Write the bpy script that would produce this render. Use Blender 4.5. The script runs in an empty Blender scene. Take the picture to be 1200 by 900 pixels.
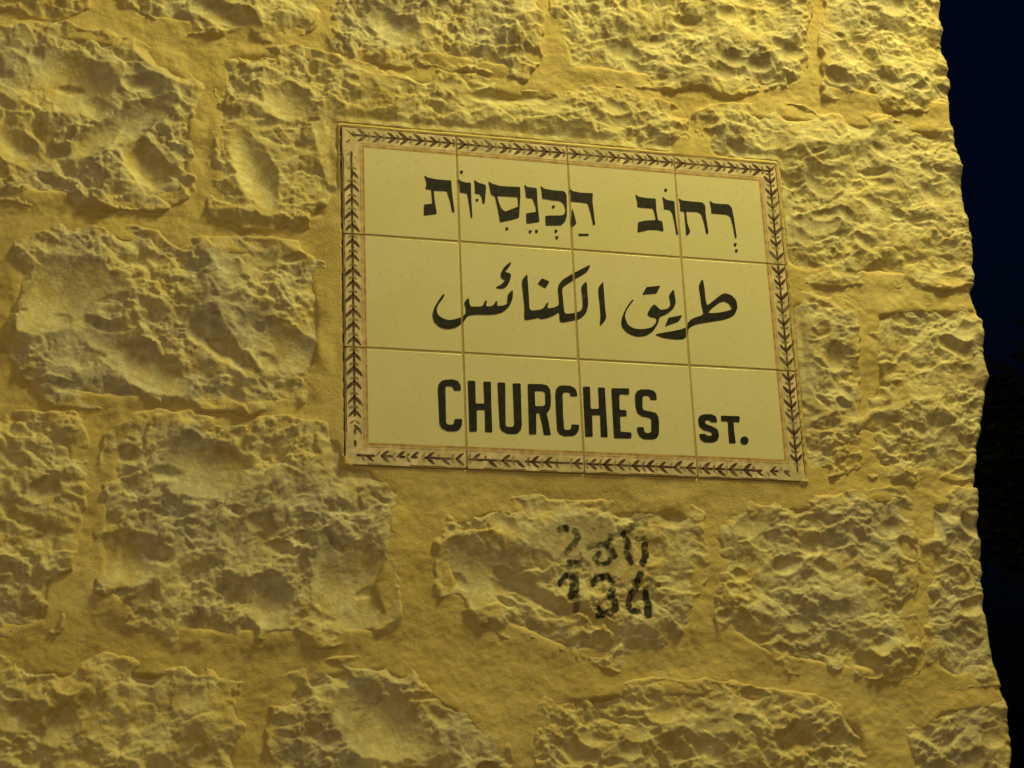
import bpy, bmesh, math, random
import numpy as np
from mathutils import Matrix, Vector
from mathutils.geometry import tessellate_polygon

random.seed(7)
sc = bpy.context.scene
TILE_W = .0145                 # how far the tiles' faces stand out of the wall's datum
H0 = 2.65                      # height of the sign's top edge above the street

# ------------------------------------------------------------------ camera
F = 2105.37
P = [2105.37255, -0.326816664, 0.275969475, -0.00426832748, -0.217104648, 0.329884802, -2.28539780]
def rod(r):
    r = np.array(r); th = np.linalg.norm(r); k = r/th
    K = np.array([[0,-k[2],k[1]],[k[2],0,-k[0]],[-k[1],k[0],0]])
    return np.eye(3)+np.sin(th)*K+(1-np.cos(th))*K@K
RC = rod(P[1:4]); TC = np.array(P[4:7]); CW = -RC.T@TC      # camera in wall coordinates (u right, v up, w out)
W2B = np.array([[1,0,0],[0,0,-1],[0,1,0]])                  # wall -> world axes
def world(u, v, w): return (u, -w, v+H0)
cam = bpy.data.objects.new('camera', bpy.data.cameras.new('camera'))
sc.collection.objects.link(cam)
cam.data.sensor_width = 36; cam.data.lens = F/1200*36
cam.data.clip_start = .05; cam.data.clip_end = 3000
m = np.eye(4); m[:3,:3] = W2B@RC.T; m[:3,3] = world(CW[0], CW[1], CW[2]+TILE_W)
cam.matrix_world = Matrix(m.tolist())
sc.camera = cam
sc.render.resolution_x = 1024; sc.render.resolution_y = 768

# ------------------------------------------------------------------ night sky
wd = bpy.data.worlds.new('World'); sc.world = wd; wd.use_nodes = True
nt = wd.node_tree; bg = nt.nodes['Background']
sky = nt.nodes.new('ShaderNodeTexSky'); sky.sky_type = 'NISHITA'; sky.sun_disc = False
sky.sun_elevation = math.radians(-3); sky.sun_rotation = math.radians(200)
tint = nt.nodes.new('ShaderNodeMix'); tint.data_type = 'RGBA'; tint.blend_type = 'MULTIPLY'; tint.inputs[0].default_value = 1
tint.inputs[7].default_value = (.06, .30, 1.05, 1)          # deep navy of a city night
nt.links.new(sky.outputs[0], tint.inputs[6]); nt.links.new(tint.outputs[2], bg.inputs[0]); bg.inputs[1].default_value = 0.10

# ------------------------------------------------------------------ street lamp lighting the wall, plus an added fill light
def lamp(name, uvw, power, col, size):
    l = bpy.data.lights.new(name, 'POINT'); l.energy = power; l.color = col; l.shadow_soft_size = size
    o = bpy.data.objects.new(name, l); o.location = world(*uvw); sc.collection.objects.link(o)
lamp('street_lamp_light', (1.05, 1.45, .72), 180, (1.0, .90, .27), .25)
lamp('front_fill_light', (-1.2, .7, 5.0), 218, (1.0, .78, .34), .5)  # unseen fill light, added behind the camera to soften the wall's shadows

sc.view_settings.view_transform = 'Standard'; sc.view_settings.look = 'None'
sc.view_settings.exposure = 0; sc.view_settings.gamma = 1

# ------------------------------------------------------------------ helpers
def px(x, y):
    """point of the wall face that the pixel (1200x900) looks at"""
    x = np.asarray(x, float); y = np.asarray(y, float)
    d = np.stack([(x-600)/F, -(y-450)/F, -np.ones_like(x)], -1)@RC
    t = -CW[2]/d[..., 2]
    return CW[0]+t*d[..., 0], CW[1]+t*d[..., 1]          # (on the plane of the tiles' faces)
def pxl(pts):
    a = np.array(pts, float); u, v = px(a[:,0], a[:,1]); return np.stack([u, v], 1)

rng = np.random.RandomState(3)
PERM = rng.permutation(4096)
GA = rng.rand(4096)*2*np.pi; GX, GY = np.cos(GA), np.sin(GA)
RA, RB, RCc, RD, RE = [rng.rand(4096) for _ in range(5)]
def hsh(i, j, s): return PERM[(PERM[(i+s*131) & 4095]+j) & 4095]
def gn(x, y, s=0):
    xi = np.floor(x).astype(int); yi = np.floor(y).astype(int); fx = x-xi; fy = y-yi
    sx = fx**3*(fx*(fx*6-15)+10); sy = fy**3*(fy*(fy*6-15)+10)
    def g(a, b):
        h = hsh(xi+a, yi+b, s); return GX[h]*(fx-a)+GY[h]*(fy-b)
    n0 = g(0,0)+(g(1,0)-g(0,0))*sx; n1 = g(0,1)+(g(1,1)-g(0,1))*sx
    return 1.5*(n0+(n1-n0)*sy)
def fbm(x, y, o=4, s=0):
    r = 0; a = 1
    for k in range(o): r = r+a*gn(x*2**k, y*2**k, s+k*7); a *= .5
    return r
def scoop(x, y, s=0, tilt=.9):
    """hollows left by a chisel: lower envelope of tilted bowls, sharp ridges between them"""
    xi = np.floor(x).astype(int); yi = np.floor(y).astype(int); best = np.full(x.shape, 9.)
    for a in (-1,0,1):
        for b in (-1,0,1):
            h = hsh(xi+a, yi+b, s)
            dx = x-(xi+a+RA[h]); dy = y-(yi+b+RB[h])
            val = dx*dx+dy*dy+.55*(RCc[h]-.5)+tilt*((RD[h]-.5)*dx+(RE[h]-.62)*dy)
            best = np.minimum(best, val)
    return best
def flake(x, y, s=0, kx=.5, ky=.9, off=.45, hard=26.):
    """split flakes: cells that each lean outwards towards their top and end there in a small ledge"""
    xi = np.floor(x).astype(int); yi = np.floor(y).astype(int); n = 0.; d = 1e-12
    for a in (-1,0,1):
        for b in (-1,0,1):
            h = hsh(xi+a, yi+b, s)
            dx = x-(xi+a+RA[h]); dy = y-(yi+b+RB[h])
            w = np.exp(-hard*np.minimum(dx*dx+dy*dy, 3))
            n = n+w*(kx*2*(RCc[h]-.5)*dx+ky*(.25+RE[h])*dy+off*(RD[h]-.5)); d = d+w
    return n/d
def ss(a, b, x):
    t = np.clip((x-a)/(b-a), 0, 1); return t*t*(3-2*t)
def sdist(u, v, poly):
    """signed distance to a polygon, positive inside"""
    d = np.full(u.shape, 1e9); ins = np.zeros(u.shape, bool); n = len(poly)
    for i in range(n):
        ax, ay = poly[i]; bx, by = poly[(i+1) % n]
        ex, ey = bx-ax, by-ay
        t = np.clip(((u-ax)*ex+(v-ay)*ey)/(ex*ex+ey*ey+1e-12), 0, 1)
        d = np.minimum(d, (u-ax-t*ex)**2+(v-ay-t*ey)**2)
        c = ((ay > v) != (by > v)) & (u < (bx-ax)*(v-ay)/(by-ay+1e-15)+ax)
        ins ^= c
    return np.sqrt(d)*np.where(ins, 1, -1)

def grid_mesh(name, U, V, W, keep, mat, attrs=None):
    """mesh from a grid of wall coordinates; keep = mask of faces"""
    nj, ni = U.shape
    idx = np.arange(nj*ni).reshape(nj, ni)
    q = np.stack([idx[:-1,:-1], idx[:-1,1:], idx[1:,1:], idx[1:,:-1]], -1)[keep]
    used = np.zeros(nj*ni, bool); used[q.ravel()] = True
    remap = np.cumsum(used)-1
    q = remap[q]
    co = np.stack([U.ravel(), -W.ravel(), V.ravel()+H0], 1)[used]
    me = bpy.data.meshes.new(name)
    me.vertices.add(len(co)); me.vertices.foreach_set('co', co.ravel().astype(np.float32))
    me.loops.add(q.size); me.loops.foreach_set('vertex_index', q.ravel().astype(np.int32))
    me.polygons.add(len(q))
    me.polygons.foreach_set('loop_start', (np.arange(len(q))*4).astype(np.int32))
    me.polygons.foreach_set('loop_total', np.full(len(q), 4, np.int32))
    me.update(calc_edges=True)
    me.polygons.foreach_set('use_smooth', np.ones(len(q), bool))
    for k, a in (attrs or {}).items():
        at = me.attributes.new(k, 'FLOAT', 'POINT'); at.data.foreach_set('value', a.ravel()[used].astype(np.float32))
    me.materials.append(mat)
    return me
def link(name, me, parent=None, **props):
    o = bpy.data.objects.new(name, me); sc.collection.objects.link(o)
    if parent: o.parent = parent
    for k, v in props.items(): o[k] = v
    return o

# ------------------------------------------------------------------ materials
class NT:
    def __init__(s, name):
        s.m = bpy.data.materials.new(name); s.m.use_nodes = True; s.t = s.m.node_tree
        s.b = s.t.nodes['Principled BSDF']; s.co = s.t.nodes.new('ShaderNodeTexCoord')
    def n(s, ty, **k):
        o = s.t.nodes.new(ty)
        for a, b in k.items(): setattr(o, a, b)
        return o
    def l(s, a, b): s.t.links.new(a, b)
    def noise(s, scale, detail=4, rough=.55, vec=None, dist=0):
        o = s.n('ShaderNodeTexNoise'); o.inputs['Scale'].default_value = scale
        o.inputs['Detail'].default_value = detail; o.inputs['Roughness'].default_value = rough
        o.inputs['Distortion'].default_value = dist
        s.l(vec or s.co.outputs['Object'], o.inputs['Vector']); return o.outputs['Fac']
    def ramp(s, fac, a, b, lo=0., hi=1.):
        o = s.n('ShaderNodeMapRange'); s.l(fac, o.inputs[0])
        for i, v in zip((1,2,3,4), (a, b, lo, hi)): o.inputs[i].default_value = v
        return o.outputs[0]
    def mix(s, fac, a, b, mode='MIX'):
        o = s.n('ShaderNodeMix', data_type='RGBA', blend_type=mode)
        for sock, v in ((o.inputs['Factor'], fac), (o.inputs[6], a), (o.inputs[7], b)):
            if isinstance(v, (int, float)): sock.default_value = v
            elif isinstance(v, tuple): sock.default_value = (*v, 1)
            else: s.l(v, sock)
        return o.outputs[2]
    def mul(s, a, b, op='MULTIPLY'):
        o = s.n('ShaderNodeMath', operation=op)
        for i, v in enumerate((a, b)):
            if isinstance(v, (int, float)): o.inputs[i].default_value = v
            else: s.l(v, o.inputs[i])
        return o.outputs[0]
    def bump(s, h, strength, dist):
        o = s.n('ShaderNodeBump'); o.inputs['Strength'].default_value = strength
        o.inputs['Distance'].default_value = dist; s.l(h, o.inputs['Height']); s.l(o.outputs[0], s.b.inputs['Normal'])

def stone_material():
    m = NT('rock_faced_limestone')
    pale = (.63, .52, .27); ochre = (.50, .37, .14); grey = (.40, .36, .32); brown = (.25, .15, .09)
    inf = m.n('ShaderNodeObjectInfo')
    c = m.mix(m.ramp(m.noise(13, 6, .62), .40, .60), ochre, pale)
    g = m.mul(m.ramp(m.noise(8.5, 5, .6), .40, .58), m.ramp(inf.outputs['Random'], 0, 1, 0.1, .85))
    c = m.mix(g, c, grey)
    br = m.mul(m.ramp(m.noise(19, 7, .68, dist=.8), .54, .72), .7)
    c = m.mix(br, c, brown)
    c = m.mix(m.mul(m.ramp(m.noise(75, 5, .65), .45, .68), .7), c, (.74, .70, .46))
    c = m.mix(m.mul(m.ramp(m.noise(420, 2), .66, .74), .5), c, (.12, .09, .05))
    sm = m.n('ShaderNodeAttribute', attribute_name='smear')          # mortar smeared over the stone's edge
    c = m.mix(m.mul(sm.outputs['Fac'], .9), c, (.60, .46, .21))
    at = m.n('ShaderNodeAttribute', attribute_name='paint')
    wear = m.mul(m.ramp(m.noise(130, 4, .65), .36, .56), .55, 'ADD')
    p = m.mul(at.outputs['Fac'], wear); cl = m.n('ShaderNodeClamp'); m.l(p, cl.inputs[0])
    c = m.mix(cl.outputs[0], c, (.025, .024, .020))
    m.l(c, m.b.inputs['Base Color']); m.b.inputs['Roughness'].default_value = .82
    m.b.inputs['Specular IOR Level'].default_value = .35
    m.bump(m.noise(330, 6, .65), .55, .0016)
    return m.m
def mortar_material():
    m = NT('ochre_lime_mortar')
    c = m.mix(m.ramp(m.noise(7, 4), .35, .65), (.57, .43, .16), (.65, .51, .23))
    c = m.mix(m.mul(m.ramp(m.noise(35, 5, .6), .5, .75), .5), c, (.34, .22, .09))
    c = m.mix(m.mul(m.ramp(m.noise(600, 2), .6, .75), .4), c, (.75, .66, .45))
    m.l(c, m.b.inputs['Base Color']); m.b.inputs['Roughness'].default_value = .9
    m.bump(m.noise(240, 7, .75), .8, .0022)
    return m.m
def tile_material():
    m = NT('cream_glazed_ceramic')
    inf = m.n('ShaderNodeObjectInfo')
    c = m.mix(m.ramp(m.noise(7, 3), .35, .65), (.74, .67, .50), (.68, .64, .40))
    c = m.mix(m.ramp(inf.outputs['Random'], 0, 1, 0, .30), c, (.70, .62, .44))
    c = m.mix(m.mul(m.ramp(m.noise(180, 3), .62, .72), .25), c, (.35, .26, .14))
    m.l(c, m.b.inputs['Base Color']); m.b.inputs['Roughness'].default_value = .27
    m.b.inputs['Specular IOR Level'].default_value = .4
    m.bump(m.noise(28, 3), .25, .0015)
    return m.m
def paint_material(name, col, wear_lo, wear_hi, under=(.56, .47, .33), rough=.4, amount=1.):
    m = NT(name)
    w = m.mul(m.ramp(m.noise(45, 5, .6), wear_lo, wear_hi), amount)
    v = m.mix(m.ramp(m.noise(120, 3), .35, .7), col, tuple(min(1, k*1.8+.01) for k in col))
    c = m.mix(w, v, under)
    m.l(c, m.b.inputs['Base Color']); m.b.inputs['Roughness'].default_value = rough
    m.b.inputs['Specular IOR Level'].default_value = .3
    return m.m
def plain(name, col, rough=.8, scale=20, var=.3):
    m = NT(name)
    c = m.mix(m.noise(scale, 5), tuple(k*(1-var) for k in col), tuple(k*(1+var) for k in col))
    m.l(c, m.b.inputs['Base Color']); m.b.inputs['Roughness'].default_value = rough
    return m.m
M_STONE, M_MORTAR, M_TILE = stone_material(), mortar_material(), tile_material()
M_BLACK = paint_material('black_glaze', (.012, .011, .012), .70, .95, rough=.38)
M_LEAF = paint_material('brown_leaf_glaze', (.065, .034, .026), .50, .85, amount=.6)
M_BERRY = paint_material('olive_leaf_glaze', (.17, .12, .06), .45, .75)
M_LINE = paint_material('tan_line_glaze', (.36, .22, .10), .55, .8)
M_DARKLINE = paint_material('dark_edge_line_glaze', (.07, .035, .02), .50, .66)
M_BAND = paint_material('pinkish_band_glaze', (.50, .40, .30), .4, .7, under=(.56, .48, .30))
M_GROUT = plain('brown_tile_grout', (.44, .32, .13), .9, 90)

# ------------------------------------------------------------------ right-hand silhouette of the wall (its corner)
SIL = pxl([(1105,0),(1106,25),(1105,45),(1107,58),(1113,75),(1117,95),(1118,120),(1119,135),(1122,155),(1125,175),(1130,200),(1134,225),
 (1136,250),(1141,275),(1143,300),(1145,320),(1144,333),(1142,340),(1147,352),(1153,375),(1156,395),(1158,420),(1162,440),(1160,455),
 (1157,480),(1153,505),(1149,530),(1147,550),(1149,575),(1151,600),(1153,630),(1157,660),(1158,690),(1159,715),(1164,745),(1168,770),
 (1176,795),(1183,820),(1188,845),(1191,868),(1190,890),(1187,905)])
def u_sil(v):
    vs = SIL[::-1,1]; us = SIL[::-1,0]
    base = np.interp(v, vs, us)
    out = np.clip(np.maximum(v-vs[-1], vs[0]-v)/.05, 0, 1)
    base = base*(1-out)+(us.mean()+.012*fbm(v*7, v*0+3.3, 3))*out
    return base+.0012*fbm(v*45, v*0+.7, 3)
DEPTH = .42

# ------------------------------------------------------------------ the stones, outlined at their joints (photo pixels)
STONES = {
 'a0': [(-90,-150),(95,-160),(98,5),(70,17),(20,12),(-90,8)],
 'b0': [(135,-150),(365,-150),(372,12),(366,30),(330,42),(262,37),(215,36),(160,26),(140,8)],
 'c0': [(390,-150),(625,-150),(633,30),(632,62),(612,88),(565,84),(525,74),(470,72),(402,66),(388,50),(384,10)],
 'd0': [(650,-150),(945,-150),(948,20),(948,100),(930,109),(860,108),(790,100),(715,92),(660,84),(652,40)],
 'k0': [(968,-150),(1200,-150),(1200,134),(1080,128),(1022,118),(970,108),(966,40)],
 'a1': [(-70,36),(20,30),(70,30),(125,38),(165,52),(205,72),(236,98),(236,160),(228,222),(190,241),(120,240),(60,238),(-70,222)],
 'b1': [(252,54),(305,50),(350,54),(400,66),(455,82),(500,82),(540,88),(590,94),(640,102),(690,104),(740,106),(790,124),(806,160),(800,230),(396,240),(392,262),(340,268),(290,262),(252,250),(246,190),(256,120)],
 'k1': [(818,134),(850,121),(900,124),(970,130),(1040,138),(1100,143),(1200,146),(1200,338),(1100,334),(1020,328),(940,326),(850,310),(830,220)],
 'z2': [(-200,262),(-22,262),(-18,360),(-24,470),(-200,470)],
 'a2': [(12,270),(60,262),(120,262),(175,270),(205,284),(260,284),(315,280),(345,290),(378,310),(388,370),(384,430),(350,478),(300,482),(250,474),(190,478),(120,476),(40,462),(6,420),(8,340)],
 'c2': [(800,352),(935,344),(980,348),(1002,364),(1006,440),(1004,545),(955,560),(900,545),(800,520)],
 'k2': [(1018,358),(1080,352),(1200,352),(1200,556),(1130,556),(1060,560),(1024,556),(1014,500),(1020,430)],
 'a3': [(-80,488),(30,488),(84,490),(98,520),(94,590),(78,660),(66,735),(30,748),(-80,748)],
 'b3': [(128,512),(160,486),(220,484),(268,494),(330,492),(400,504),(440,535),(472,578),(470,640),(458,690),(470,742),(440,754),(340,750),(260,756),(190,748),(150,728),(110,694),(104,640),(112,580)],
 'c3': [(508,640),(525,604),(570,586),(640,588),(720,588),(800,586),(822,600),(826,660),(820,735),(780,768),(725,778),(660,770),(610,748),(550,722),(520,696)],
 'd3': [(842,612),(860,596),(930,584),(1000,578),(1058,574),(1070,600),(1072,700),(1076,785),(1040,800),(980,792),(900,776),(850,748),(842,690)],
 'k3': [(1086,580),(1200,572),(1200,792),(1120,806),(1092,790),(1084,700)],
 'a4': [(-80,778),(40,772),(150,772),(240,778),(282,800),(292,850),(288,930),(280,1010),(-80,1010)],
 'b4': [(326,806),(350,786),(400,772),(455,768),(510,800),(555,830),(590,862),(596,920),(590,1010),(322,1010),(320,900)],
 'c4': [(632,826),(660,806),(730,800),(820,800),(880,804),(960,822),(1020,840),(1030,880),(1026,1020),(630,1020)],
 'k4': [(1066,850),(1100,822),(1200,808),(1200,1030),(1066,1030)],
}
# how far each stone stands proud of its mortar, in metres, and how rough it is
def shed(W, dv, slope=.42):
    """faces turned to the ground are weathered to a gentle slope, the ledges above stay crisp"""
    F_ = W.copy()
    for j in range(W.shape[0]-2, -1, -1):
        up = F_[j+1]; side = np.maximum(np.r_[up[1:], up[-1:]], np.r_[up[:1], up[:-1]])
        F_[j] = np.maximum(F_[j], np.maximum(up-slope*dv, side-(slope+.12)*1.414*dv))
    return .72*F_+.28*W
PROUD = {'a1':(.017,1.15),'b1':(.013,.95),'k1':(.010,.95),'a2':(.014,.95),'b3':(.016,1.1),'c3':(.009,.85),'d3':(.010,.8),'a3':(.014,1.1),
         'c2':(.008,.9),'k2':(.010,.9),'k3':(.007,.8),'b4':(.014,1.15),'c4':(.012,.95),'a4':(.012,1.0),'k4':(.009,.8),
         'b0':(.015,1.2),'c0':(.015,1.15),'d0':(.011,1.1),'k0':(.012,1.0)}

SX0, SX1, SY0, SY1 = 0., .6, -.45, 0.        # the sign's rectangle
def sign_out(u, v):
    """distance outside the sign's rectangle (negative inside)"""
    dx = np.maximum(SX0-u, u-SX1); dy = np.maximum(SY0-v, v-SY1)
    return np.where((dx < 0) & (dy < 0), np.maximum(dx, dy), np.hypot(np.maximum(dx, 0), np.maximum(dy, 0)))

def ledge(q):
    f = np.floor(q); t = q-f
    return f+ss(.36, .64, t)
# chips struck off the face: (pixel x, y, half length, half width, turn in degrees, lean along, lean across)
SCARS = {'a1': [(95,98,62,40,-38,.05,.10,.010),(196,76,44,15,-32,0,-.55,.006),(128,150,70,16,40,0,.45,.010),(170,132,55,20,42,.1,.25,.013),
                (168,185,34,22,-60,-.25,-.1,.010),(30,180,40,20,-30,0,-.3,.008)],
         'b1': [(300,190,26,60,20,.1,.05,.010),(345,120,30,30,0,.15,-.1,.008),(600,112,70,12,5,0,.1,.008)],
         'a2': [(170,420,70,26,-30,.05,.2,.008),(250,400,60,16,-38,0,-.3,.010),(330,400,40,30,-20,-.1,.15,.007),(90,330,60,40,10,.05,.15,.006)],
         'b3': [(400,680,55,60,10,-.1,.1,.010),(250,540,60,34,0,.05,.2,.008),(150,640,40,30,10,.1,.25,.008),(330,700,30,30,0,.2,.2,.009)],
         'c0': [(705,50,34,18,-52,.1,.1,.010),(470,30,40,26,-20,.1,.15,.008)], 'b0': [(260,20,50,16,-20,0,-.3,.006)],
         'c3': [(560,660,44,40,20,.1,.15,.008),(620,690,60,14,-30,0,.35,.009),(700,640,50,40,0,0,.03,.003)],
         'b4': [(470,850,60,40,-40,.1,.25,.010)], 'k2': [(1120,405,30,12,-25,0,.4,.006)]}
def chips(key, s, U, V, W, poly, rough):
    R1 = random.Random(s+5); lst = []
    for x, y, a, b, an, la, lc, dp in SCARS.get(key, []):
        q = px(x, y); lst.append((float(q[0]), float(q[1]), a*.00108, b*.00108, math.radians(an), la, lc, dp))
    lo, hi = poly.min(0), poly.max(0); area = (hi[0]-lo[0])*(hi[1]-lo[1])
    for i in range(int(area*(420 if len(lst) == 0 else 220))):
        a = R1.uniform(.006, .024)
        lst.append((R1.uniform(lo[0], hi[0]), R1.uniform(lo[1], hi[1]), a, a*R1.uniform(.35, .8), math.radians(R1.uniform(-50, 25)), R1.uniform(-.2, .2), R1.choice((-.5, -.35, -.1, .1, .25)), a*R1.uniform(.12, .3)))
    for cu, cv, a, b, an, la, lc, dp in lst:
        sel = (np.abs(U-cu) < 1.7*max(a, b)) & (np.abs(V-cv) < 1.7*max(a, b))
        if not sel.any(): continue
        u, v = U[sel], V[sel]; c, n = math.cos(an), math.sin(an)
        x = (c*(u-cu)+n*(v-cv)); y = (-n*(u-cu)+c*(v-cv)); x = x+.0025*fbm(u*70, v*70, 2, s+51); y = y+.002*fbm(u*70, v*70, 2, s+52)
        ring = np.abs((x/a)**2+(y/b)**2-1) < .35
        ref = np.median(W[sel][ring]) if ring.any() else np.median(W[sel])
        bowl = ref-dp+dp*1.25*((x/a)**2+(y/b)**2)+la*x+lc*y*.55
        bowl = np.maximum(bowl, .0015)
        W[sel] = np.minimum(W[sel], bowl+.0003*fbm(u*220, v*220, 3, s+53))
    return W
def bed_height(so, low):
    """the mortar the tiles are bedded in, falling away gently from their edge"""
    return low+(TILE_W-.0012-low)*(1-ss(-.012, .052, so))
def relief(u, v, s, rough):
    wu = u+.010*fbm(u*22, v*22, 3, s+1); wv = v+.010*fbm(u*22+9, v*22+4, 3, s+2)
    smooth = ss(-.30, .45, fbm(u*11, v*11, 2, s+5))              # calmer and rougher zones of one face
    a = random.Random(s).uniform(-.6, .6); ca, sa = math.cos(a), math.sin(a)
    ru, rv_ = ca*wu+sa*wv, -sa*wu+ca*wv
    h = .012*scoop(ru/.085, rv_/.060, s+11, 1.2)
    h += .0042*flake(ru/.042, rv_/.028, s+21, hard=40)
    h += .0026*flake(wu/.019, wv/.0125, s+22, hard=50)*(.3+.7*smooth)
    h += .0010*flake(wu/.0088, wv/.0062, s+23, hard=60)*(.15+.85*smooth)
    h += .0024*ledge(2.6*fbm(ru*26, rv_*34, 4, s+31)+.35*fbm(u*150, v*150, 2, s+32))*(.45+.55*smooth)
    h += .0008*ledge(2.4*fbm(u*75, v*95, 3, s+33))*(.2+.8*smooth)
    h += .0045*fbm(u*16, v*16, 3, s+15)+.0006*fbm(u*170, v*170, 3, s+16)*(.3+.7*smooth)
    return h*rough*.86

GRAF = [  # black stencilled digits, traced in a 5x enlargement of the stone (origin 600,580): points, width, strength
 ([(288,200),(318,195)],40,.8),([(372,205),(393,240),(372,280),(332,325),(305,350)],34,.6),([(345,398),(396,396)],44,.75),
 ([(480,192),(530,182),(572,200)],16,.35),([(585,228),(582,262),(545,285),(500,288),(450,300)],28,.6),([(575,300),(592,325),(600,352)],42,.95),
 ([(600,352),(572,392),(520,402),(492,372),(520,335)],26,.85),
 ([(790,160),(740,165),(700,188),(665,222)],36,.55),([(662,222),(685,290),(680,345),(705,390)],36,.95),([(740,252),(780,255)],30,.6),([(784,290),(788,345),(768,400)],36,1.),
 ([(325,465),(285,515)],26,.85),([(372,485),(370,540),(352,590)],52,.6),([(375,600),(380,670)],34,.4),
 ([(480,515),(510,480),(560,472),(592,512),(590,552),(572,588)],34,.7),([(570,590),(606,622),(606,668),(565,690),(510,702)],34,.8),([(505,660),(522,692)],26,.7),
 ([(752,460),(730,530),(692,600),(682,650),(700,680),(740,682)],34,.95),([(785,572),(800,630),(794,705)],38,.9),
 ([(870,520),(845,540)],18,.5),([(1000,275),(1030,265)],18,.35),([(945,365),(975,355)],18,.3)]

def paint_field(u, v):
    f = np.zeros(u.shape)
    wu = u+.0007*fbm(u*260, v*260, 3, 60); wv = v+.0012*fbm(u*260+5, v*260, 3, 61)
    for pts, w, st in GRAF:
        w *= 1.08; st = min(1, st*(1.15 if pts[0][1] > 430 else .95))
        q = pxl([(600+x/5, 580+y/5) for x, y in pts]); d = np.full(u.shape, 9.)
        for (ax, ay), (bx, by) in zip(q[:-1], q[1:]):
            ex, ey = bx-ax, by-ay; t = np.clip(((wu-ax)*ex+(wv-ay)*ey)/(ex*ex+ey*ey), 0, 1)
            d = np.minimum(d, np.hypot(wu-ax-t*ex, wv-ay-t*ey))
        hw = w/2/5*.00108
        f = np.maximum(f, st*(1-ss(hw-.0009, hw+.0013, d)))
    return f

POLYS = {}
def stone(key, poly, step, wall, corner=False, label=None):
    s = sum(ord(c)*(i*31+7) for i, c in enumerate(key)) % 997
    proud, rough = PROUD.get(key, (.012, 1.))
    POLYS[key] = poly
    lo = poly.min(0)-.012; hi = poly.max(0)+.012
    nv = int((hi[1]-lo[1])/step)+2; vv = np.linspace(lo[1], hi[1], nv)
    if corner:
        us = u_sil(vv); R = .010
        nu = int((us.mean()-lo[0])/step)+2; t = np.linspace(0, 1, nu)
        U = lo[0]+(us[:,None]-R-lo[0])*t[None]; V = np.repeat(vv[:,None], nu, 1)
    else:
        nu = int((hi[0]-lo[0])/step)+2
        U, V = np.meshgrid(np.linspace(lo[0], hi[0], nu), vv)
    n_front = nu
    wob = .0132+.0048*fbm(U*26, V*26, 4, s+3)
    sd = sdist(U+.004*fbm(U*60, V*60, 2, s+8), V, poly)+wob
    if corner: sd = np.minimum(sd, 1.)
    ew = .008+.018*ss(-.25, .5, fbm(U*9, V*9, 2, s+4))
    rise = ss(-.003, 1, sd/ew)
    pil = ss(0, .05, sd)
    W = -.002+rise*(.0100+.36*proud)+pil*.20*proud+rise*(shed(relief(U, V, s, rough), step)-.0030*rough)*(.45+.55*ss(0, .02, sd))
    if step < .003: W = chips(key, s, U, V, W, poly, rough)
    # stones are dressed back where the sign is bedded
    so = sign_out(U, V)
    W = np.where(so < .05, np.minimum(W, bed_height(so, .0085)-.0022+np.maximum(so-.014, 0)*.50+.0012*fbm(U*60, V*60, 3, s+6)), W)
    W = W-.03*(1-ss(.000, .006, so))
    if corner:
        k = 9; ang = np.linspace(0, math.pi/2, k+1)[1:]
        edge = W[:,-1:]; base_u = U[:,-1:]
        ua = base_u+R*np.sin(ang)[None]; wa = edge-R*(1-np.cos(ang))[None]
        va = np.repeat(V[:,-1:], k, 1)
        ns = 44 if step < .003 else 24
        tt = np.linspace(0, 1, ns+1)[1:]
        wb = wa[:,-1:]*(1-tt)[None]+(-DEPTH)*tt[None]
        vb = np.repeat(V[:,-1:], ns, 1)
        e = sd[:,-1:]
        fade = ss(0, .02, e)
        ub = ua[:,-1:]-(.004-.004*0)*tt[None]-np.abs(relief(wb, vb, s+40, rough)*ss(0,.06,tt)[None])*.9-.02*(1-fade)*ss(0,.1,tt)[None]
        ua = ua-.0012*np.abs(fbm(wa*80, va*80, 3, s))
        U = np.concatenate([U, ua, ub], 1); W = np.concatenate([W, wa, wb], 1); V = np.concatenate([V, va, vb], 1)
        sd = np.concatenate([sd, np.repeat(e, k+ns, 1)], 1); so = np.concatenate([so, np.full((nv, k+ns), 1.)], 1)
    ok = (sd > -.004) & (so > -.012)
    keep = ok[:-1,:-1] & ok[1:,:-1] & ok[:-1,1:] & ok[1:,1:]
    at = {'smear': 1-ss(.004, .034, sd+.020*fbm(U*38, V*38, 4, s+9))}
    if key == 'c3': at['paint'] = paint_field(U, V)
    me = grid_mesh('stone', U, V, W, keep, M_STONE, at)
    o = link('stone', me, wall)
    if label: o['label'] = label
    return o

wall = link('stone_wall', None); wall.location = (0, 0, 0)
wall['label'] = 'rough rock-faced yellowish limestone wall with wide mortar joints and a street sign on it'
wall['category'] = 'wall'
LAB = {'c3': 'stone under the sign with worn black stencilled numbers', 'a1': 'stone with a large smooth chisel scar'}
for k, p in STONES.items():
    stone(k, pxl(p), .00155, wall, k[0] == 'k', LAB.get(k))

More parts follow.
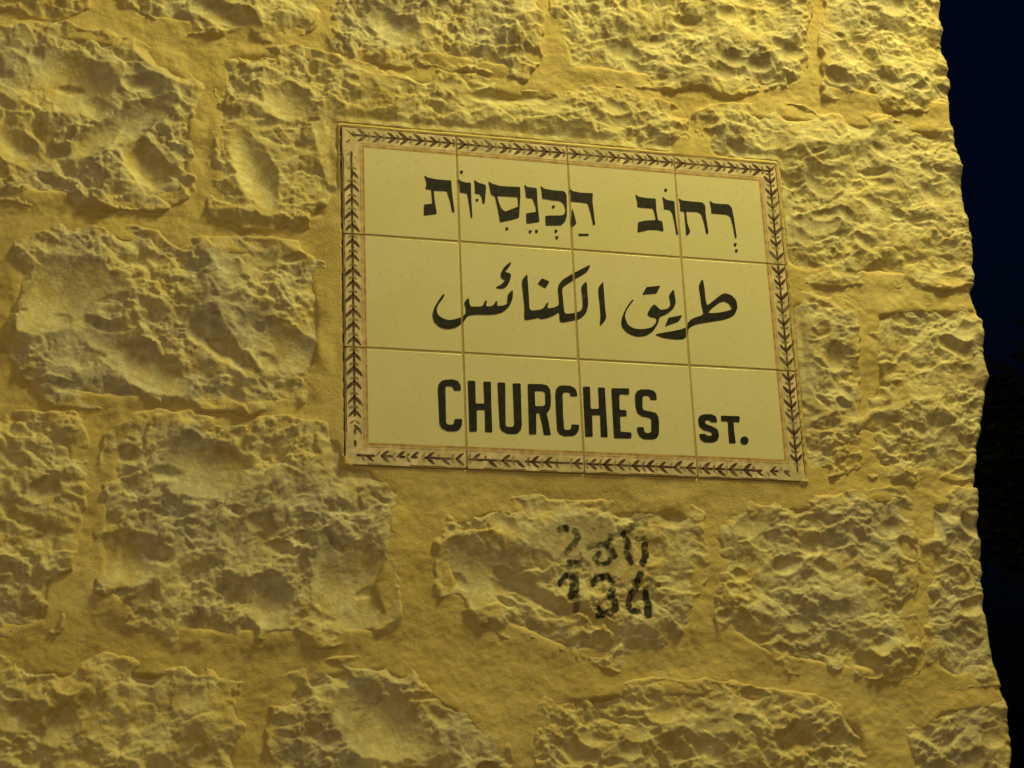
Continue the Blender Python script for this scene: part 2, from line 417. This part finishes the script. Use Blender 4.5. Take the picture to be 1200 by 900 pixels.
# the same wall going on beyond the frame, built more coarsely
VL = [px(-60, y)[1] for y in (-140, 22, 250, 480, 760, 1012)]
def rect(u0, u1, v0, v1, r, g=.013):
    j = lambda: r.uniform(-.005, .005)
    a = [(u0+g, v0+g), ((u0+u1)/2, v0+g), (u1-g, v0+g), (u1-g, (v0+v1)/2), (u1-g, v1-g), ((u0+u1)/2, v1-g), (u0+g, v1-g), (u0+g, (v0+v1)/2)]
    return np.array([(x+j(), y+j()) for x, y in a])
r = random.Random(11); cnt = 0
for i in range(5):                                      # left of the frame
    vt, vb = VL[i], VL[i+1]
    u1 = px((-108,-82,-212,-92,-92)[i], (VL and (-60,136,365,615,890)[i]))[0]
    while u1 > -1.5:
        u0 = u1-r.uniform(.22, .38)
        cnt += 1; stone('x%d' % cnt, rect(u0, u1, vb, vt, r), .006, wall); u1 = u0
us = float(SIL[:,0].mean())
vt0 = px(600, -160)[1]; vb0 = px(600, 1025)[1]
rows = []; v = vt0
for hgt in (.25, .23, .26, .24): rows.append((v, v+hgt)); v += hgt
top = v; v = vb0
while v > -H0+.02:
    hgt = min(r.uniform(.22, .27), v+H0); rows.append((v-hgt, v)); v -= hgt
for v0, v1 in rows:
    u1 = us+.2; first = True
    while u1 > -1.5:
        u0 = (us-r.uniform(.2, .36)) if first else u1-r.uniform(.24, .42)
        cnt += 1; stone('x%d' % cnt, rect(u0, u1, v0, v1, r), .007, wall, first); u1 = u0; first = False

# mortar: one bed behind and between the stones, trowelled up round the sign
def mortar_w(u, v):
    b = .0085+.0028*fbm(u*7, v*7, 3, 70)+.0010*fbm(u*40, v*40, 3, 71)+.0006*fbm(u*130, v*130, 4, 72)
    so = sign_out(u, v)
    w = bed_height(so+.006*fbm(u*14, v*14, 2, 76)*ss(.005, .03, so), b)+.0004*fbm(u*30, v*30, 3, 75)
    # below the sign a broad smoothed bed
    low = ss(-.54, -.46, v)*(1-ss(-.46, -.455, v))*ss(-.02, .03, u)*(1-ss(.62, .66, u))
    w = np.maximum(w, (.0095+.0015*fbm(u*20, v*20, 3, 77))*low)
    # smears lapping over the worn lower corners of the tiles
    n = .004*fbm(u*70, v*70, 3, 78)
    lap = np.maximum.reduce([
        .0105-np.hypot((u-.615)/2.4, (v+.4585))*.6,
        .0085-np.hypot((u+.006)/1.0, (v+.452)/1.6)*.5,
        .0080-np.hypot((u+.012)/1., (v+.02)/2.6)*.6])
    inside = so < -.0004
    w = np.where(inside, -.006, w)
    w = np.where((so < .002) & (lap+n*.5 > .002), TILE_W+np.minimum(.0009, (lap+n*.5-.002)*.6), w)
    return w
def fillet(U, V, W):
    near = np.full(U.shape, 1.); pr = np.zeros(U.shape)
    for k, p in POLYS.items():
        lo, hi = p.min(0)-.03, p.max(0)+.03
        sel = (U > lo[0]) & (U < hi[0]) & (V > lo[1]) & (V < hi[1])
        if sel.any():
            d = -sdist(U[sel], V[sel], p); c = d < near[sel]
            n_ = near[sel]; n_[c] = d[c]; near[sel] = n_
            q = pr[sel]; q[c] = PROUD.get(k, (.012, 1))[0]; pr[sel] = q
    near = near+.002*fbm(U*35, V*35, 3, 91)
    so = sign_out(U, V); up = (1-ss(-.010, .024, near))*pr*np.clip(.12+.30*fbm(U*13, V*13, 3, 92), .0, .35)*ss(.0, .02, so)
    sink = (1-ss(-.030, -.012, near))*ss(.0, .02, so)
    return (W+up)*(1-sink)-.006*sink
def mortar(u0, v0, v1, u1, step, name='mortar', kind=None):
    nv = int((v1-v0)/step)+2; vv = np.linspace(v0, v1, nv)
    us_ = (u_sil(vv)-.0035) if u1 is None else np.full(nv, u1)
    R = .008 if u1 is None else 0
    nu = int((us_.mean()-u0)/step)+2; t = np.linspace(0, 1, nu)
    U = u0+(us_[:,None]-R-u0)*t[None]; V = np.repeat(vv[:,None], nu, 1)
    W = fillet(U, V, mortar_w(U, V))
    deep = np.zeros(U.shape, bool)
    for k, p in POLYS.items():
        lo, hi = p.min(0), p.max(0)
        if hi[0] < u0 or lo[1] > v1 or hi[1] < v0: continue
        sel = (U > lo[0]) & (U < hi[0]) & (V > lo[1]) & (V < hi[1])
        if sel.any():
            d = np.full(U.shape, -1.); d[sel] = sdist(U[sel], V[sel], p); deep |= d > .032
    deep &= sign_out(U, V) > .05
    if u1 is None:
        k = 8; ang = np.linspace(0, math.pi/2, k+1)[1:]
        ua = U[:,-1:]+R*np.sin(ang)[None]; wa = W[:,-1:]-R*(1-np.cos(ang))[None]
        tt = np.linspace(0, 1, 13)[1:]
        wb = wa[:,-1:]*(1-tt)[None]-DEPTH*tt[None]; ub = ua[:,-1:]-.003-.004*tt[None]
        vb = np.repeat(V[:,-1:], k+12, 1)
        U = np.concatenate([U, ua, ub], 1); W = np.concatenate([W, wa, wb], 1); V = np.concatenate([V, vb], 1)
        deep = np.concatenate([deep, np.zeros((nv, k+12), bool)], 1)
    keep = ~(deep[:-1,:-1] & deep[1:,:-1] & deep[:-1,1:] & deep[1:,1:])
    return link('mortar', grid_mesh('mortar', U, V, W, keep, M_MORTAR), wall)
fv0, fv1 = float(px(600, 960)[1]), float(px(600, -70)[1]); fu0 = float(px(-40, 450)[0])
mortar(fu0, fv0, fv1, None, .0022)
mortar(-1.5, fv0, fv1, fu0, .008)
mortar(-1.5, fv1, top, None, .008)
mortar(-1.5, -H0, fv0, None, .008)
# the rest of the wall's thickness: top and back
def box(name, a, b, mat, parent=None, bevel=0, **kw):
    bm = bmesh.new(); bmesh.ops.create_cube(bm, size=1)
    for q in bm.verts: q.co = Vector([(a[i]+b[i])/2+q.co[i]*(b[i]-a[i]) for i in range(3)])
    if bevel: bmesh.ops.bevel(bm, geom=bm.edges[:], offset=bevel, segments=3, profile=.5, affect='EDGES')
    me = bpy.data.meshes.new(name); bm.to_mesh(me); bm.free(); me.materials.append(mat)
    return link(name, me, parent, **kw)
box('rubble_core', (-1.5, .06, 0), (us-.05, DEPTH+.01, top+H0-.01), M_MORTAR, wall)

# ------------------------------------------------------------------ the tiled sign
sign = link('street_sign', None); sign.location = world(.3, -.45, 0)
sign['label'] = 'glazed ceramic tile street sign in Hebrew, Arabic and English reading CHURCHES ST.'
sign['category'] = 'sign'
SO = Vector(sign.location)
G = .0012                                       # half a joint
def sheet(name, polys, mats, parent, org, props=None):
    """polys: list of (triangles, material index, w)"""
    vs, fs, mi = [], [], []
    for tris, k, w in polys:
        for t in tris:
            b = len(vs); vs += [Vector(world(x, y, w))-org for x, y in t]; fs.append(tuple(range(b, b+len(t)))); mi.append(k)
    me = bpy.data.meshes.new(name); me.from_pydata([tuple(q) for q in vs], [], fs)
    bm = bmesh.new(); bm.from_mesh(me)
    bm.normal_update()
    fl = [f for f in bm.faces if f.normal.y > 0]
    if fl: bmesh.ops.reverse_faces(bm, faces=fl)
    bm.to_mesh(me); bm.free()
    for mm in mats: me.materials.append(mm)
    for p_, k in zip(me.polygons, mi): p_.material_index = k
    return link(name, me, parent, **(props or {}))

def stroke(pts, widths):
    """leaf or line: ribbon of quads along points, widths per point"""
    pts = np.array(pts, float); n = len(pts); out = []
    L, Rr = [], []
    for i in range(n):
        d = pts[min(i+1, n-1)]-pts[max(i-1, 0)]; d /= np.linalg.norm(d)+1e-12
        nrm = np.array([-d[1], d[0]])*widths[i]/2
        L.append(pts[i]+nrm); Rr.append(pts[i]-nrm)
    for i in range(n-1): out.append([tuple(L[i]), tuple(L[i+1]), tuple(Rr[i+1]), tuple(Rr[i])])
    return out

lr = random.Random(5)
def border_side(length, fade, c0=.0116, lat=.0080):
    """pattern of one tile side in local (s along, d inward from the outer edge)"""
    P_ = []
    def add(q, k, w): P_.append((q, k, w))
    add([[(0,.0002),(length,.0002),(length,.0275),(0,.0275)]], 0, .00010)
    s = 0                                       # outer dark line, broken where worn
    while s < length:
        e = min(length, s+lr.uniform(.012, .03)); mid = (s+e)/2
        if lr.random() > fade(mid)*.9:
            y = .0011+lr.uniform(-.0001, .0001)
            add(stroke([(s, y), (e, y)], [.0013*(1-.4*fade(mid))]*2), 3, .00022)
        s = e
    add(stroke([(0,.0262),(length,.0262)], [.0030]*2), 2, .00022)
    add(stroke([(0,.0226),(length,.0226)], [.0010]*2), 2, .00022)
    s = 0
    while s < length-.004:                      # the stem
        e = min(length, s+.0075)
        if lr.random() > fade((s+e)/2)*.8: add(stroke([(s,c0),((s+e)/2,c0+lr.uniform(-.0004,.0004)),(e,c0)], [.0026,.0032,.0026]), 1, .00026)
        s = e
    n = 8; pitch = length/n
    for i in range(n):
        c = (i+.62)*pitch+lr.uniform(-.0012,.0012); f = fade(c)
        for sg in (-1, 1):
            if lr.random() > f:
                a = lr.uniform(.85, 1.12)*(1-.25*f)
                dx, dy = -.0100*a, sg*lat*a
                pts = [(c+.0012, c0-dy*.1), (c+dx*.3, c0+dy*.34), (c+dx*.65, c0+dy*.72), (c+dx, c0+dy)]
                add(stroke(pts, [.0018, .0043*a, .0036*a, .0012]), 1, .00030)
            if lr.random() > f:
                dx = .0035; b = lr.uniform(.8, 1.2)
                pts = [(c+.0065, c0+sg*.0006), (c+.0042, c0+sg*.0034*b), (c+.0026, c0+sg*.0056*b)]
                add(stroke(pts, [.0014, .0034, .0014]), 4, .00028)
    return P_
def clipx(quads, f):
    """cut a pattern's quads at the mitre (keep f>=0)"""
    out = []
    for q in quads:
        r_ = []
        for i in range(len(q)):
            a, b = q[i], q[(i+1) % len(q)]; fa, fb = f(a), f(b)
            if fa >= 0: r_.append(a)
            if (fa >= 0) != (fb >= 0):
                t = fa/(fa-fb); r_.append((a[0]+(b[0]-a[0])*t, a[1]+(b[1]-a[1])*t))
        if len(r_) >= 3: out.append(r_)
    return out

T_ = .15
for j in range(3):
    for i in range(4):
        u0, u1 = i*T_+G, (i+1)*T_-G; v1, v0 = -j*T_-G, -(j+1)*T_+G
        dw = lr.uniform(-.00012, .00012)
        c = Vector(world((u0+u1)/2, (v0+v1)/2, 0))
        bm = bmesh.new(); bmesh.ops.create_cube(bm, size=1)
        for q in bm.verts:
            q.co = Vector((q.co.x*(u1-u0), q.co.y*.009-(TILE_W+dw-.0045), q.co.z*(v1-v0)))
        bmesh.ops.bevel(bm, geom=[e for e in bm.edges], offset=.0010, segments=3, profile=.5, affect='EDGES')
        me = bpy.data.meshes.new('tile'); bm.to_mesh(me); bm.free(); me.materials.append(M_TILE)
        for p_ in me.polygons: p_.use_smooth = p_.area < .004
        t = link('tile', me, sign); t.location = c-SO
        L = T_-2*G; pol = []
        last = i == 3
        def mitre(pl, m0, m1):
            for q, k, w in pl:
                if m0: q = clipx(q, lambda p: p[0]-p[1])
                if m1: q = clipx(q, lambda p: L-p[0]-p[1])
                yield q, k, w
        def put(pl, tf):
            for q, k, w in pl: pol.append(([[tf(*p) for p in f] for f in q], k, TILE_W+dw+w))
        if j == 0:
            fd = (lambda s: .0)
            put(mitre(border_side(L, fd), i == 0, i == 3), lambda s, d: (u0+s, v1-d))
        if i == 3:
            fd = (lambda s: .0) if j < 2 else (lambda s: max(0, (s-.12)/.03)*.8)
            put(mitre(border_side(L, fd, .0112, .0090), j == 0, j == 2), lambda s, d: (u1-d, v1-s))
        if j == 2:
            fd = [lambda s: .15+max(0, (s-.105)/.03)*.8, lambda s: .2, lambda s: .08, lambda s: max(0, (.09-s)/.07)*.9][i]
            put(mitre(border_side(L, fd), i == 3, i == 0), lambda s, d: (u1-s, v0+d))
        if i == 0:
            fd = [lambda s: max(0, (s-.08)/.04)*.85, lambda s: .0, lambda s: max(0, (.075-s)/.05)*.9][j]
            put(mitre(border_side(L, fd, .0112, .0090), j == 2, j == 0), lambda s, d: (u0+d, v0+s))
        if pol:
            b = sheet('leaf_border', pol, [M_BAND, M_LEAF, M_LINE, M_DARKLINE, M_BERRY], t, c)
box('grout', (.004, -(TILE_W-.0007), H0-.446), (.596, .004, H0-.004), M_GROUT, sign).matrix_parent_inverse = Matrix.Translation(-SO)

# lettering, traced from enlargements of the photograph: (origin x, origin y, scale), outlines
def circ(x, y, r_, n=14, k=1.): return [(x+r_*math.cos(a*2*math.pi/n), y+k*r_*math.sin(a*2*math.pi/n)) for a in range(n)]
def dot(x, y, r_=19): return [(x-r_,y-r_*.7),(x-r_*.4,y-r_),(x+r_,y-r_*.8),(x+r_*.8,y+r_*.5),(x+r_*.3,y+r_),(x-r_*.7,y+r_*.8)]
A, B, Cc, D = (490,190,10), (600,200,10), (740,210,9.23), (500,300,10)
E_, Ff, Gg, Hh, I_ = (600,300,10), (720,315,8), (505,435,8.571), (640,440,8.571), (800,460,7.5)
LET = [
 ('letter','black Hebrew letter tav',A,[[(70,155),(110,180),(220,203),(388,215),(395,330),(410,460),(427,588),(400,592),(375,470),(335,342),(182,335),(198,480),(220,608),(65,628),(70,495),(165,488),(152,325),(85,320),(98,250)]]),
 ('letter','black Hebrew letter vav',A,[[(460,193),(500,222),(560,240),(618,240),(622,420),(636,650),(618,655),(600,520),(575,368),(490,355),(485,270)]]),
 ('vowel_point',None,A,[dot(508,118)]),
 ('letter','black Hebrew letter yod',A,[[(656,203),(700,240),(792,266),(796,300),(780,485),(755,485),(745,410),(720,375),(665,368),(665,290)]]),
 ('vowel_point',None,A,[dot(690,445,17)]),
 ('letter','black Hebrew letter samekh',A,[[(823,222),(860,250),(960,280),(1092,288),(1195,290),(1198,400),(1182,652),(1070,682),(960,705),(935,560),(900,400),(855,380),(840,310)],[(925,396),(1165,410),(1174,520),(1020,580),(975,545),(945,470)]]),
 ('vowel_point',None,A,[dot(1040,782)]),
 ('letter','black Hebrew letter nun',B,[[(143,158),(175,190),(290,205),(300,400),(322,600),(170,622),(165,500),(285,482),(275,420),(240,325),(165,318),(155,230)]]),
 ('vowel_point',None,B,[dot(213,716)]),('vowel_point',None,B,[dot(287,712)]),
 ('letter','black Hebrew letter kaf',B,[[(333,178),(380,213),(480,230),(600,240),(628,258),(640,300),(643,420),(642,530),(625,595),(575,640),(395,643),(390,528),(590,525),(620,500),(625,450),(605,390),(560,355),(470,345),(355,328),(348,250)]]),
 ('vowel_point',None,B,[dot(485,425)]),('vowel_point',None,B,[dot(515,710)]),('vowel_point',None,B,[dot(525,785)]),
 ('letter','black Hebrew letter he',B,[[(673,208),(710,240),(800,258),(948,265),(942,360),(960,500),(976,636),(950,640),(920,500),(885,385),(800,372),(690,362),(690,290)]]),
 ('letter_stroke',None,B,[[(705,440),(722,490),(755,620),(705,667),(692,600)]]),
 ('vowel_point',None,B,[[(776,738),(898,740),(900,765),(780,764)]]),
 ('letter','black Hebrew letter bet',Cc,[[(38,163),(80,190),(170,205),(262,210),(268,330),(287,445),(332,455),(348,565),(270,550),(190,547),(65,577),(70,465),(150,448),(262,442),(255,400),(232,318),(65,305),(60,240)]]),
 ('letter','black Hebrew letter vav',Cc,[[(333,187),(380,225),(465,238),(470,330),(482,450),(505,600),(485,602),(465,480),(440,370),(415,335),(350,325),(345,260)]]),
 ('vowel_point',None,Cc,[dot(370,120,18)]),
 ('letter','black Hebrew letter het',Cc,[[(508,205),(550,230),(640,240),(770,252),(796,285),(804,400),(834,585),(808,592),(785,480),(755,380),(715,354),(590,348),(604,470),(637,575),(592,614),(583,500),(570,350),(525,345),(525,270)]]),
 ('letter','black Hebrew letter resh',Cc,[[(843,232),(890,262),(960,268),(1050,272),(1085,310),(1107,420),(1139,635),(1120,637),(1095,500),(1070,410),(1030,382),(865,370),(860,310)]]),
 ('vowel_point',None,Cc,[dot(1122,708,17)]),('vowel_point',None,Cc,[dot(1135,775,17)]),
 ('letter','black joined Arabic letters with a bowl tail',D,[[(185,452),(140,520),(90,600),(65,690),(85,770),(150,835),(240,860),(340,842),(430,780),(482,697),(600,686),(720,690),(820,682),(900,655),(970,590),(1008,500),(1012,388),(950,450),(945,500),(945,560),(900,580),(822,588),(830,528),(812,528),(772,588),(692,592),(708,523),(682,523),(655,592),(520,595),(505,570),(490,480),(435,550),(455,600),(458,670),(420,710),(340,740),(260,752),(190,732),(130,690),(115,625),(135,570),(185,505),(217,450)]]),
 ('letter','black Arabic hamza',D,[[(988,70),(950,90),(900,140),(866,205),(870,258),(920,285),(870,335),(800,372),(860,384),(905,380),(945,350),(975,290),(992,208),(915,185),(950,150),(985,100)]]),
 ('letter','black joined Arabic letters with a slanting kaf arm',E_,[[(180,208),(110,285),(130,450),(145,600),(140,757),(250,737),(318,722),(332,742),(420,727),(500,692),(552,655),(560,787),(700,760),(800,738),(870,670),(895,570),(884,440),(876,288),(805,360),(825,500),(828,600),(805,640),(760,662),(615,685),(603,560),(588,420),(592,380),(610,355),(740,270),(880,192),(928,93),(780,170),(700,212),(600,272),(550,325),(535,390),(545,480),(552,575),(500,602),(412,618),(428,543),(405,550),(370,610),(330,630),(205,642),(200,520),(190,360),(183,285)]]),
 ('letter_dot',None,E_,[[(350,260),(440,300),(392,380),(298,325)]]),
 ('letter','black Arabic letter alif',E_,[[(1068,298),(1005,375),(1020,520),(1038,700),(1025,832),(1108,738),(1090,600),(1080,450),(1072,350)]]),
 ('letter','black joined Arabic letters with a tall stroke and loop',Ff,[[(827,88),(845,180),(852,270),(866,348),(920,305),(1000,240),(1040,228),(1100,248),(1145,300),(1154,370),(1122,438),(1040,475),(900,497),(780,517),(735,532),(694,560),(690,620),(650,660),(560,664),(450,647),(372,615),(480,595),(620,570),(678,545),(690,500),(730,465),(825,435),(833,410),(815,350),(805,260),(787,155)],[(872,415),(920,365),(985,315),(1030,305),(1070,325),(1105,378),(1040,400),(950,415)]]),
 ('letter','black joined Arabic letters ending in a round bowl',Ff,[[(160,295),(100,380),(65,470),(65,540),(110,595),(160,622),(210,637),(290,632),(360,590),(405,520),(425,450),(490,427),(550,378),(577,320),(565,240),(553,188),(508,250),(520,300),(523,350),(490,378),(430,385),(400,355),(375,332),(340,360),(303,430),(340,455),(390,462),(393,500),(350,550),(260,568),(180,560),(125,525),(97,450),(112,390),(150,335),(187,285)]]),
 ('letter_dot',None,Ff,[[(300,172),(432,158),(395,232),(260,243)]]),
 ('letter_dot',None,Ff,[[(505,460),(637,433),(602,495),(472,542)]]),
 ('letter','black capital letter C',Gg,[[(150,85),(220,82),(270,98),(298,140),(302,195),(230,195),(222,160),(190,150),(155,150),(145,170),(148,300),(152,520),(170,535),(215,540),(232,520),(235,480),(313,480),(312,540),(290,585),(250,604),(170,604),(110,575),(85,530),(75,300),(68,180),(78,125),(110,95)]]),
 ('letter','black capital letter H',Gg,[[(368,95),(445,98),(450,325),(535,325),(525,105),(602,105),(607,350),(617,615),(543,612),(540,390),(460,390),(462,608),(385,608),(378,350)]]),
 ('letter','black capital letter U',Gg,[[(668,112),(746,115),(750,540),(765,560),(820,560),(835,540),(820,122),(901,122),(913,540),(905,590),(870,628),(820,633),(760,628),(710,600),(690,560),(675,300)]]),
 ('letter','black capital letter R',Gg,[[(970,128),(1120,130),(1170,143),(1197,185),(1205,260),(1203,350),(1190,390),(1162,425),(1180,500),(1205,643),(1133,643),(1115,540),(1088,425),(1057,422),(1058,636),(985,636),(978,380)],[(1042,200),(1125,202),(1145,220),(1148,330),(1132,350),(1048,352)]]),
 ('letter','black capital letter C',Hh,[[(150,100),(240,103),(285,125),(308,160),(313,212),(242,210),(240,182),(225,172),(180,170),(165,185),(170,400),(180,535),(195,548),(235,545),(252,530),(252,492),(332,495),(327,550),(305,590),(270,608),(180,612),(130,590),(108,550),(100,400),(90,200),(98,140),(122,110)]]),
 ('letter','black capital letter H',Hh,[[(368,112),(440,112),(448,335),(530,335),(520,120),(589,122),(602,350),(619,622),(548,620),(540,400),(462,400),(468,616),(392,616),(378,350)]]),
 ('letter','black capital letter E',Hh,[[(653,128),(833,130),(833,195),(740,190),(735,205),(738,345),(808,350),(808,412),(742,412),(748,565),(856,572),(856,635),(680,631),(668,400)]]),
 ('letter','black capital letter S',Hh,[[(950,140),(1030,140),(1080,153),(1105,185),(1112,248),(1045,246),(1040,220),(1020,205),(985,205),(968,220),(968,330),(985,350),(1040,360),(1100,375),(1125,410),(1135,480),(1132,590),(1112,628),(1080,643),(980,643),(935,612),(912,560),(912,520),(980,518),(985,560),(1000,578),(1040,578),(1055,560),(1055,450),(1040,428),(960,412),(915,380),(897,320),(890,200),(908,160)]]),
 ('letter','small black capital letter S',I_,[[(180,192),(250,190),(292,208),(305,262),(250,262),(235,245),(205,243),(195,258),(205,278),(260,298),(308,325),(321,380),(305,422),(265,440),(190,438),(155,412),(143,365),(195,362),(215,380),(250,380),(258,365),(245,347),(180,330),(142,295),(135,230),(150,205)]]),
 ('letter','small black capital letter T',I_,[[(335,203),(501,208),(499,262),(447,258),(452,340),(467,446),(408,446),(400,350),(395,255),(338,252)]]),
 ('full_stop',None,I_,[circ(542,422,37)]),
]
def soften(p, cut):
    """round every corner a little, as a brush does"""
    out = []; n = len(p)
    for i in range(n):
        a, b, c = np.array(p[i-1]), np.array(p[i]), np.array(p[(i+1) % n])
        la, lc = np.linalg.norm(a-b), np.linalg.norm(c-b)
        ka = min(cut, la*.33)/la; kc = min(cut, lc*.33)/lc
        p0 = b+(a-b)*ka; p2 = b+(c-b)*kc
        for t in (0, .33, .67, 1): out.append(tuple((1-t)**2*p0+2*t*(1-t)*b+t*t*p2))
    return out
for nm, lab, (ox, oy, s), loops in LET:
    soft = 60 if 'Arabic' in (lab or '') else 14
    pl = []
    for lp in loops:
        lp = soften(lp, soft*s/10)
        q = pxl([(ox+x/s, oy+y/s) for x, y in lp]); pl.append([Vector((a, b, 0)) for a, b in q])
    flat = [q for lp in pl for q in lp]
    bm = bmesh.new(); cen = sum(flat, Vector())/len(flat)
    vs = [bm.verts.new(world(q.x, q.y, TILE_W+.00042)) for q in flat]
    for t in tessellate_polygon(pl):
        try: bm.faces.new([vs[k] for k in t])
        except ValueError: pass
    for axis, lines in ((0, (.15, .3, .45)), (2, (H0-.15, H0-.30))):
        for ln in lines:
            co = [q.co[axis] for q in bm.verts]
            if min(co) < ln < max(co):
                nrm = Vector((1,0,0)) if axis == 0 else Vector((0,0,1))
                for e in (-.0013, .0013):
                    pt = nrm*(ln+e)
                    bmesh.ops.bisect_plane(bm, geom=bm.verts[:]+bm.edges[:]+bm.faces[:], plane_co=pt, plane_no=nrm)
                bmesh.ops.delete(bm, geom=[f for f in bm.faces if abs(f.calc_center_median()[axis]-ln) < .00125], context='FACES')
    bm.normal_update()
    fl = [f for f in bm.faces if f.normal.y > 0]
    if fl: bmesh.ops.reverse_faces(bm, faces=fl)
    org = Vector(world(cen.x, cen.y, TILE_W))
    for q in bm.verts: q.co -= org
    me = bpy.data.meshes.new(nm); bm.to_mesh(me); bm.free(); me.materials.append(M_BLACK)
    o = link(nm, me, sign); o.location = org-SO
    if lab: o['label'] = lab

# ------------------------------------------------------------------ street and what stands in the dark beyond the corner
def ground_mat():
    m = NT('worn_stone_paving')
    c = m.mix(m.ramp(m.noise(1.3, 5), .35, .65), (.24, .21, .17), (.34, .30, .24))
    m.l(c, m.b.inputs['Base Color']); m.b.inputs['Roughness'].default_value = .7
    m.bump(m.noise(30, 5), .5, .01); return m.m
me = bpy.data.meshes.new('ground'); S = 400
me.from_pydata([(-S,-S,0),(S,-S,0),(S,S,0),(-S,S,0)], [], [(0,1,2,3)]); me.materials.append(ground_mat())
link('ground', me, kind='structure')

def ray(x, y, dist):
    d = np.array([(x-600)/F, -(y-450)/F, -1.])@RC; d /= np.linalg.norm(d)
    return Vector(world(*(CW+d*dist)))
def tree():
    R0 = random.Random(21)
    c = ray(1235, 540, 16.0)
    t = link('tree', None); t.location = (c.x, c.y, 0)
    t['label'] = 'dark unlit tree crown against the night sky past the wall corner'; t['category'] = 'tree'
    bark = plain('dark_bark', (.05, .04, .03), .9); leafm = plain('dark_leaves', (.045, .045, .035), .7, 3)
    bm = bmesh.new()
    def limb(a, b, ra, rb, n=8):
        a, b = Vector(a), Vector(b); d = (b-a).normalized(); x = d.orthogonal().normalized(); y = d.cross(x)
        k0 = [bm.verts.new(a+(x*math.cos(i*2*math.pi/n)+y*math.sin(i*2*math.pi/n))*ra) for i in range(n)]
        k1 = [bm.verts.new(b+(x*math.cos(i*2*math.pi/n)+y*math.sin(i*2*math.pi/n))*rb) for i in range(n)]
        for i in range(n): bm.faces.new([k0[i], k0[(i+1)%n], k1[(i+1)%n], k1[i]])
    h = c.z
    limb((0,0,0), (.1,0,h*.45), .20, .16); limb((.1,0,h*.45), (.05,.1,h*.9), .16, .10)
    for i in range(9):
        a = R0.uniform(0, 6.28); z = h-R0.uniform(.2, .8)
        limb((0,.05,z), (math.cos(a)*.8, math.sin(a)*.8, z+R0.uniform(.3,1.0)), .07, .02, 6)
    mt = bpy.data.meshes.new('trunk'); bm.to_mesh(mt); bm.free(); mt.materials.append(bark); link('trunk', mt, t)
    vs, fs = [], []
    cl = []
    for i in range(90):
        q = Vector((R0.gauss(0,1), R0.gauss(0,1), R0.gauss(0,1))); q = q.normalized()*R0.random()**.4
        cl.append((Vector((q.x*1.35, q.y*1.35, q.z*1.12)), R0.uniform(.22, .42)))
    for cc, rr in cl:
        for k in range(190):
            p = cc+Vector((R0.gauss(0,1), R0.gauss(0,1), R0.gauss(0,1)))*rr*.5
            a = Vector((R0.gauss(0,1), R0.gauss(0,1), R0.gauss(0,1))).normalized(); b = a.orthogonal().normalized()
            l = R0.uniform(.05, .09); w = l*.45; i0 = len(vs)
            for vtx in (p-a*l, p+b*w, p+a*l, p-b*w): vs.append((vtx.x, vtx.y, vtx.z+h))
            fs.append((i0, i0+1, i0+2, i0+3))
    mc = bpy.data.meshes.new('crown'); mc.from_pydata(vs, [], fs); mc.materials.append(leafm); link('crown', mc, t)
tree()
